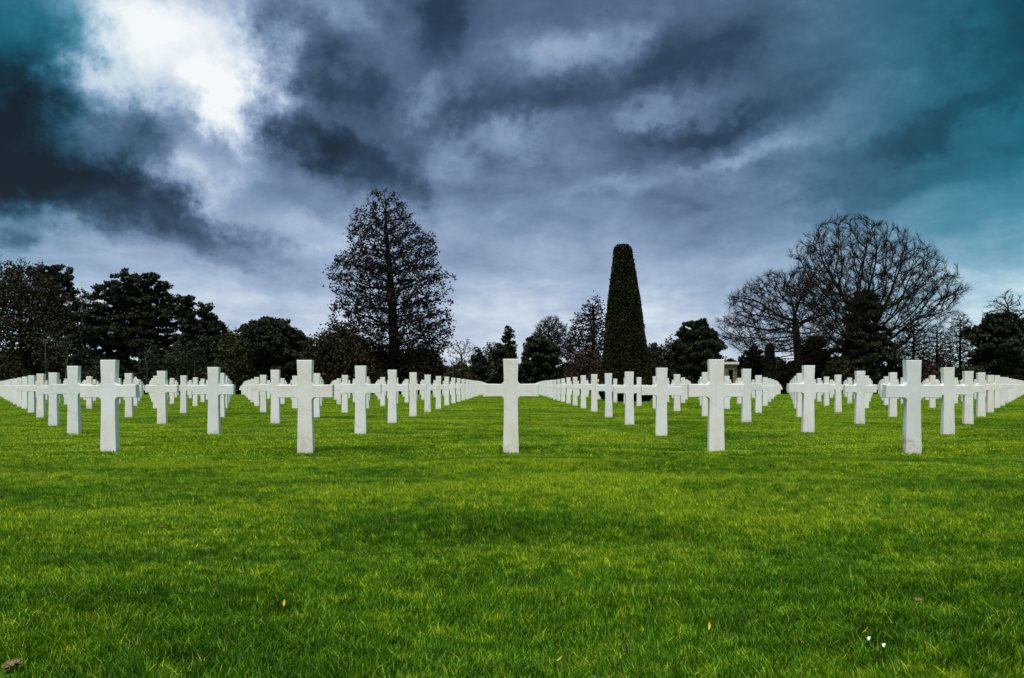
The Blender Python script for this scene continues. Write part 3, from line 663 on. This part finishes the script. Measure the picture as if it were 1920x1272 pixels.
# --- far undergrowth that closes the view under the trees
def undergrowth():
    R = np.random.default_rng(77); n = 95000
    px = R.uniform(-260, 2180, n); D = R.uniform(113, 126, n)
    top = 690 + 14 * (vnoise(px / 60, px * 0, 5) * 2 - 1) + 8 * (vnoise(px / 18, px * 0, 6) * 2 - 1)
    top = np.where(px < 480, top - 22, top)
    top = np.where((px > 1660) & (px < 1840), top + 8, top)
    zt = CAM_Z + (HY - top) / F * D; x = (px - CX) / F * D; zb = ground_z(x, D)
    z = zb + (zt - zb) * R.uniform(0, 1, n) ** .8
    V, T = leaf_tris(R, np.stack([x, D, z], 1), .42)
    for mt in ('brown', 'pine'): pass
    me = mesh_from('undergrowth', V, [T], [M['brown'], M['pine'], M['red']])
    pick = np.where(vnoise(px / 40, D / 4, 9) > .62, 0, np.where(vnoise(px / 30, D / 4, 19) > .7, 2, 1)).astype(np.int32)
    me.polygons.foreach_set('material_index', pick)
    tag(obj('undergrowth', me), 'dark tangled undergrowth closing the view beneath the trees', 'undergrowth', kind='stuff')
undergrowth()

# ------------------------------------------------------------------ clipped yews
def clipped(name, label, D, prof, lean, dens, leaf, seed):
    """prof: (height above ground, radius); lean: x shift from base to top"""
    R = np.random.default_rng(seed); xc = prof[0][2]; zb = float(ground_z(xc, D))
    root = empty(name, (xc, D, zb)); tag(root, label, 'topiary')
    h = np.array([p[0] for p in prof]); rr = np.array([p[1] for p in prof]); H = h.max()
    seg, rows = 48, 70; hh = np.linspace(h[0], H, rows); V = []
    for k, z in enumerate(hh):
        r0 = np.interp(z, h, rr) - leaf * .4
        th = np.arange(seg) * 2 * np.pi / seg
        r = r0 * (1 + .025 * (vnoise(th * 3, np.full(seg, z * 1.4), seed) - .5) * 2)
        V.append(np.stack([lean * z / H + r * np.cos(th), r * np.sin(th), np.full(seg, z)], 1))
    V = np.concatenate(V); i = np.arange(rows - 1)[:, None] * seg; k = np.arange(seg)[None]; k2 = (k + 1) % seg
    q = np.stack([i + k, i + k2, i + seg + k2, i + seg + k], -1).reshape(-1, 4)
    top = (np.arange(seg) + (rows - 1) * seg)[None]; bot = np.arange(seg)[::-1][None]
    body = mesh_from('crown', V, [q, top, bot], M['yew'])
    crown = obj('crown', body, root)
    n = dens; z = R.uniform(h[0], H, n * 2); w = np.interp(z, h, rr); keep = R.uniform(0, rr.max(), len(z)) < w; z = z[keep][:n]; m = len(z)
    th = R.uniform(0, 2 * np.pi, m); r = np.interp(z, h, rr) * (1 + .025 * (vnoise(th * 3, z * 1.4, seed) - .5) * 2) + R.normal(0, leaf * .35, m)
    Cn = np.stack([lean * z / H + r * np.cos(th), r * np.sin(th), z], 1)
    nt = n // 14; tr = np.sqrt(R.uniform(0, 1, nt)) * rr[-1]; tt = R.uniform(0, 2 * np.pi, nt)
    Cn = np.concatenate([Cn, np.stack([lean + tr * np.cos(tt), tr * np.sin(tt), np.full(nt, H) + R.normal(0, leaf * .3, nt)], 1)])
    lv, lt = leaf_tris(R, Cn, leaf); fo = obj('foliage', mesh_from('foliage', lv, [lt], M['yew']), root)
    G = Geo(); a = np.array([[.25 * math.cos(t), .25 * math.sin(t), -.1] for t in (0, 1.3, 2.5, 3.7, 5.1)]); b = a * 1.7; b[:, 2] = h[0] + .3
    G.add(*tubes(a, b, np.full(5, .07), np.full(5, .05), 6)); obj('trunk', G.mesh('trunk', M['bark']), root)
Dm = 38.9; k = Dm / F; xc = X(1175, Dm)
pp = [(753, 39), (747, 46), (738, 50), (728, 51), (715, 48.5), (690, 44.5), (665, 40.5), (640, 37), (615, 34), (590, 31.5), (565, 29), (540, 25), (515, 21.8), (490, 18), (472, 15.8), (465, 14.5), (462, 11)]
zg = float(ground_z(xc, Dm))
clipped('clipped_yew_column', 'tall tapering clipped yew column with a flat top, rising among the crosses', Dm,
        [(max(.03, Z(y, Dm) - zg) if y > 750 else Z(y, Dm) - zg, hw * k, xc) for y, hw in pp], -7 * k, 60000, .075, 5)
D2 = 100.0; k = D2 / F; xc = X(1443, D2); zg = float(ground_z(xc, D2))
clipped('clipped_yew_column', 'small distant clipped yew column under the wide leafless tree', D2,
        [(0.05, 12 * k, xc)] + [(Z(y, D2) - zg, hw * k, xc) for y, hw in ((722, 12), (700, 10.5), (680, 9), (660, 8), (652, 7.4), (648, 5.5))], 0, 9000, .13, 6)

# ------------------------------------------------------------------ small stone building
def stones_box(G, R, x0, x1, z0, z1, y0, y1, w=.34, hgt=.2):
    """courses of uneven stones between the given limits"""
    z = z0
    while z < z1 - .02:
        h = min(hgt * R.uniform(.8, 1.25), z1 - z); x = x0
        while x < x1 - .02:
            ww = min(w * R.uniform(.6, 1.4), x1 - x); d = R.uniform(-.04, .03); g = .012
            a, b, c, e = x + g, x + ww - g, z + g, z + h - g
            V = np.array([(a, y0 + d, c), (b, y0 + d, c), (b, y1, c), (a, y1, c), (a, y0 + d, e), (b, y0 + d, e), (b, y1, e), (a, y1, e)])
            G.add(V, np.array([(0, 1, 5, 4), (1, 2, 6, 5), (2, 3, 7, 6), (3, 0, 4, 7), (4, 5, 6, 7), (3, 2, 1, 0)])); x += ww
        z += h
def pavilion():
    D = 99.0; R = np.random.default_rng(9); xb = X(1362, D); zb = float(ground_z(xb, D))
    root = empty('stone_shelter', (xb, D, zb)); tag(root, 'small rubble stone shelter with a pale slab roof and dark doorway, beneath the trees', 'building')
    k = D / F; zt = Z(690, D) - zb
    G = Geo(); stones_box(G, R, -26 * k, 4 * k, 0, zt, 0, .5); stones_box(G, R, 13 * k, 20 * k, 0, zt, 0, .5); stones_box(G, R, 4 * k, 13 * k, Z(694, D) - zb, zt, 0, .5, .3, .16)
    stones_box(G, R, -26 * k, 20 * k, zt, Z(684, D) - zb, -.02, .5, .4, .18)
    obj('wall', G.mesh('wall', M['stone']), root)
    def box(name, x0, x1, y0, y1, z0, z1, m):
        V = np.array([(x, y, z) for z in (z0, z1) for x, y in ((x0, y0), (x1, y0), (x1, y1), (x0, y1))])
        return obj(name, mesh_from(name, V, [np.array([(0, 1, 5, 4), (1, 2, 6, 5), (2, 3, 7, 6), (3, 0, 4, 7), (4, 5, 6, 7), (3, 2, 1, 0)])], m), root)
    zr = Z(684, D) - zb
    box('roof', -28 * k, 22.5 * k, -.3, 3.2, zr + .01, zr + .3, M['slab'])
    box('rear_wall', -26 * k, 20 * k, 2.6, 3.0, 0, zr, M['stone']); box('side_wall', 17 * k, 20 * k, .51, 2.59, 0, zr, M['stone'])
    box('side_wall', -26 * k, -23 * k, .51, 2.59, 0, zr, M['stone'])
pavilion()

# ------------------------------------------------------------------ grass
CLODS = [(24, 1256, .036, 'dry brown clod of earth at the bottom left corner of the lawn'), (305, 989, .024, 'small earth clod on the lawn in front of the left end cross'),
         (455, 1074, .018, 'small dark earth clod on the left of the lawn'), (1720, 1114, .022, 'pale brown clod with dry grass on the lower right lawn'),
         (578, 981, .017, 'tiny dark clod on the lawn below the second front cross'), (740, 970, .022, 'dark clod sunk in the lawn left of centre')]
PETALS = [(1627, 1195, 'white petal below a thin yellow leaf, upper of two at lower right'), (1655, 1208, 'white petal, lower of the two at lower right')]
LEAVES = [(1744, 1070, 'yellow leaf on the right of the lawn above the pale clod'), (1622, 1184, 'thin yellow leaf just above the upper white petal'), (532, 1144, 'yellow leaf on the lower left lawn'),
          (370, 1027, 'small yellow leaf left of centre on the lawn'), (1050, 1248, 'yellow leaf blade at the bottom edge, left of its group'), (1072, 1240, 'yellow leaf blade at the bottom edge, second from left of its group'),
          (1112, 1246, 'yellow leaf blade at the bottom edge, third of its group'), (1135, 1248, 'yellow leaf blade at the bottom edge, rightmost of its group'), (786, 1186, 'small yellow leaf low on the lawn left of centre'),
          (1330, 1172, 'tiny yellow leaf on the lower lawn right of centre'), (73, 1180, 'tiny yellow leaf near the lower left edge')]
def at_ground(px, py):
    D = CAM_Z * F / (py - HY); return X(px, D), D
def patch(name, rad, nb, h0, h1, w0, w1, seed, keep_col):
    R = np.random.default_rng(seed); a = R.uniform(0, 2 * np.pi, nb); q = np.sqrt(R.uniform(0, 1, nb)) * rad
    bx, by = q * np.cos(a), q * np.sin(a)
    h = R.uniform(h0, h1, nb) * (1 - .25 * (q / rad) ** 2); w = R.uniform(w0, w1, nb) / 2
    f = R.uniform(0, 2 * np.pi, nb); ld = R.normal(0, 1.7, nb) + 0.6; lean = R.uniform(.1, 1.15, nb) * h
    c, s = np.cos(f), np.sin(f); lx, ly = np.cos(ld) * lean, np.sin(ld) * lean
    z0 = np.full(nb, -.012)
    def pt(t, k, side):
        return np.stack([bx + lx * t ** 1.7 + side * c * w * k, by + ly * t ** 1.7 + side * s * w * k, z0 + (h + .012) * t * (1 - .15 * t * (lean / h))], 1)
    V = np.stack([pt(0, .8, -1), pt(0, .8, 1), pt(.55, 1, 1), pt(.55, 1, -1), pt(1, 0, 0)], 1).reshape(-1, 3)
    i = np.arange(nb) * 5
    me = mesh_from(name, V, [np.stack([i, i + 1, i + 2, i + 3], 1), np.stack([i + 3, i + 2, i + 4], 1)], M['grass'], {'tint': np.repeat(R.uniform(0, 1, nb), 5)})
    o = bpy.data.objects.new(name, me); keep_col.objects.link(o)
def build_grass():
    col = bpy.data.collections.new('grass_tufts')
    specs = [(0, .10, 270, .020, .050, .0018, .0042), (1, .22, 260, .022, .048, .0045, .008), (2, .55, 260, .02, .045, .011, .018)]
    for lod, rad, nb, h0, h1, w0, w1 in specs:
        for v in range(4): patch('tuft_%d%d' % (lod, v), rad, nb, h0, h1, w0, w1, lod * 10 + v, col)
    R = np.random.default_rng(42); XY = []; IDX = []
    for lod, y0, y1, dens in ((0, 1.6, 8.5, 115), (1, 8.0, 26, 26), (2, 25, 84, 5.5)):
        wmax = .64 * y1 + 2.0; g = dens ** -.5; gx, gy = np.meshgrid(np.arange(-wmax, wmax, g), np.arange(y0, y1, g))
        x = gx.ravel() + R.uniform(-.5, .5, gx.size) * g; y = gy.ravel() + R.uniform(-.5, .5, gx.size) * g; m = np.abs(x) < .64 * y + 2.0
        x, y = x[m], y[m]; XY.append(np.stack([x, y], 1)); IDX.append(lod * 4 + R.integers(0, 4, len(x)))
    XY = np.concatenate(XY); IDX = np.concatenate(IDX)
    for px, py, s, _ in CLODS:
        x, y = at_ground(px, py); d = np.hypot(XY[:, 0] - x, XY[:, 1] - y + .03); m = d > s * 1.3 + .06; XY, IDX = XY[m], IDX[m]
    x, y = XY.T; z = ground_z(x, y)
    tall = .80 + .45 * vnoise(x * .5, y * 1.3, 31) + .30 * vnoise(x * 2.2, y * 3.1, 32)
    scl = tall * np.interp(y, [0, 3, 7, 9.4, 20, 80], [.84, .84, .80, .62, .55, .55])
    near = np.ones(len(x))
    for r in (1, 2, 3):
        for c in range(-5, 6):
            qx, qy = plot(c, r); near = np.where((np.abs(x - qx) < .2) & (np.abs(y - qy) < .14), 1.55, near)
    scl = scl * (near)
    me = bpy.data.meshes.new('grass'); me.vertices.add(len(x)); me.vertices.foreach_set('co', np.stack([x, y, z], 1).astype(np.float32).ravel())
    ang = (vnoise(x * .7, y * .7, 33) * 5.0 + R.normal(0, .9, len(x))).astype(np.float32)
    e = .09                                   # tufts stand square on the undulating ground
    gx = (ground_z(x + e, y) - ground_z(x - e, y)) / (2 * e); gy = (ground_z(x, y + e) - ground_z(x, y - e)) / (2 * e)
    ca, sa_ = np.cos(ang), np.sin(ang); nx_ = -gx * ca - gy * sa_; ny_ = gx * sa_ - gy * ca
    for nm, arr, ty in (('tiltx', np.arctan(-ny_).astype(np.float32), 'FLOAT'), ('tilty', np.arctan(nx_).astype(np.float32), 'FLOAT'), ('ang', ang, 'FLOAT'), ('scl', scl.astype(np.float32), 'FLOAT'), ('pick', IDX.astype(np.int32), 'INT')):
        at = me.attributes.new(nm, ty, 'POINT'); at.data.foreach_set('value', arr)
    o = obj('grass', me); tag(o, 'thick green lawn of short uneven grass blades', 'grass', kind='stuff')
    me.materials.append(M['grass'])
    g = bpy.data.node_groups.new('grass_scatter', 'GeometryNodeTree')
    g.interface.new_socket('Geometry', in_out='INPUT', socket_type='NodeSocketGeometry'); g.interface.new_socket('Geometry', in_out='OUTPUT', socket_type='NodeSocketGeometry')
    n = g.nodes; gi = n.new('NodeGroupInput'); go = n.new('NodeGroupOutput'); iop = n.new('GeometryNodeInstanceOnPoints'); ci = n.new('GeometryNodeCollectionInfo')
    ci.inputs['Collection'].default_value = col; ci.inputs['Separate Children'].default_value = True; ci.inputs['Reset Children'].default_value = True
    def attr(nm, ty):
        a = n.new('GeometryNodeInputNamedAttribute'); a.data_type = ty; a.inputs[0].default_value = nm; return a.outputs[0]
    cr = n.new('ShaderNodeCombineXYZ'); g.links.new(attr('ang', 'FLOAT'), cr.inputs[2]); g.links.new(attr('tiltx', 'FLOAT'), cr.inputs[0]); g.links.new(attr('tilty', 'FLOAT'), cr.inputs[1])
    cs = n.new('ShaderNodeCombineXYZ'); sa = attr('scl', 'FLOAT'); cs.inputs[0].default_value = 1; cs.inputs[1].default_value = 1; g.links.new(sa, cs.inputs[2])
    g.links.new(gi.outputs[0], iop.inputs['Points']); g.links.new(ci.outputs[0], iop.inputs['Instance'])
    iop.inputs['Pick Instance'].default_value = True; g.links.new(attr('pick', 'INT'), iop.inputs['Instance Index'])
    g.links.new(cr.outputs[0], iop.inputs['Rotation']); g.links.new(cs.outputs[0], iop.inputs['Scale'])
    g.links.new(iop.outputs[0], go.inputs[0])
    md = o.modifiers.new('scatter', 'NODES'); md.node_group = g
    print('grass tufts', len(x))
build_grass()

# ------------------------------------------------------------------ things lying on the lawn
def litter():
    import bmesh
    R = np.random.default_rng(8)
    for i, (px, py, s, lab) in enumerate(CLODS):
        x, y = at_ground(px, py); z = float(ground_z(x, y)); bm = bmesh.new(); bmesh.ops.create_icosphere(bm, subdivisions=3, radius=s * .62)
        for v in bm.verts:
            c = v.co; f = 1 + .5 * (float(vnoise(np.array(c.x / s * 2.3 + i), np.array(c.y / s * 2.3 + c.z / s * 2), 3)) - .5) + R.normal(0, .10)
            v.co = Vector((c.x * f * 1.25, c.y * f, max(c.z * f * .45, -.01)))
        me = bpy.data.meshes.new('earth_clod'); bm.to_mesh(me); bm.free(); me.materials.append(M['clod'])
        o = obj('earth_clod', me, None, (x, y, z + .014)); o.rotation_euler = (0, 0, R.uniform(0, 6)); tag(o, lab, 'clod')
    for px, py, lab in PETALS:
        x, y = at_ground(px, py); a = np.linspace(0, 2 * np.pi, 11)[:-1]; rr = .0085 * (1 + .25 * np.sin(a * 3))
        V = np.stack([rr * np.cos(a), rr * .8 * np.sin(a), .004 * np.cos(a * 2)], 1); V = np.concatenate([V, [[0, 0, -.003]]])
        T = np.array([(k, (k + 1) % 10, 10) for k in range(10)])
        o = obj('white_petal', mesh_from('white_petal', V, [T], M['petal']), None, (x, y, float(ground_z(x, y)) + .036)); o.rotation_euler = (.5, .2, .3); tag(o, lab, 'petal')
    for i, (px, py, lab) in enumerate(LEAVES):
        x, y = at_ground(px, py); L = .028; V = []
        for j, t in enumerate(np.linspace(-1, 1, 7)):
            w = .0042 * (1 - t * t) + .0004; V += [(t * L / 2, -w, .003 * t * t), (t * L / 2, 0, .003 * t * t - .0012), (t * L / 2, w, .003 * t * t)]
        Q = [(3 * j + k, 3 * j + k + 3, 3 * j + k + 4, 3 * j + k + 1) for j in range(6) for k in range(2)]
        o = obj('yellow_leaf', mesh_from('yellow_leaf', np.array(V), [np.array(Q)], M['yellow']), None, (x, y, float(ground_z(x, y)) + .040))
        o.rotation_euler = (R.uniform(-.5, .5), R.uniform(.5, 1.2), R.uniform(0, 6.28)); tag(o, lab, 'leaf', 'yellow leaves fallen on the lawn')
litter()
print('triangles', sum(sum(len(p.vertices) - 2 for p in o.data.polygons) for o in sc.objects if o.type == 'MESH' and o.data.users == 1))
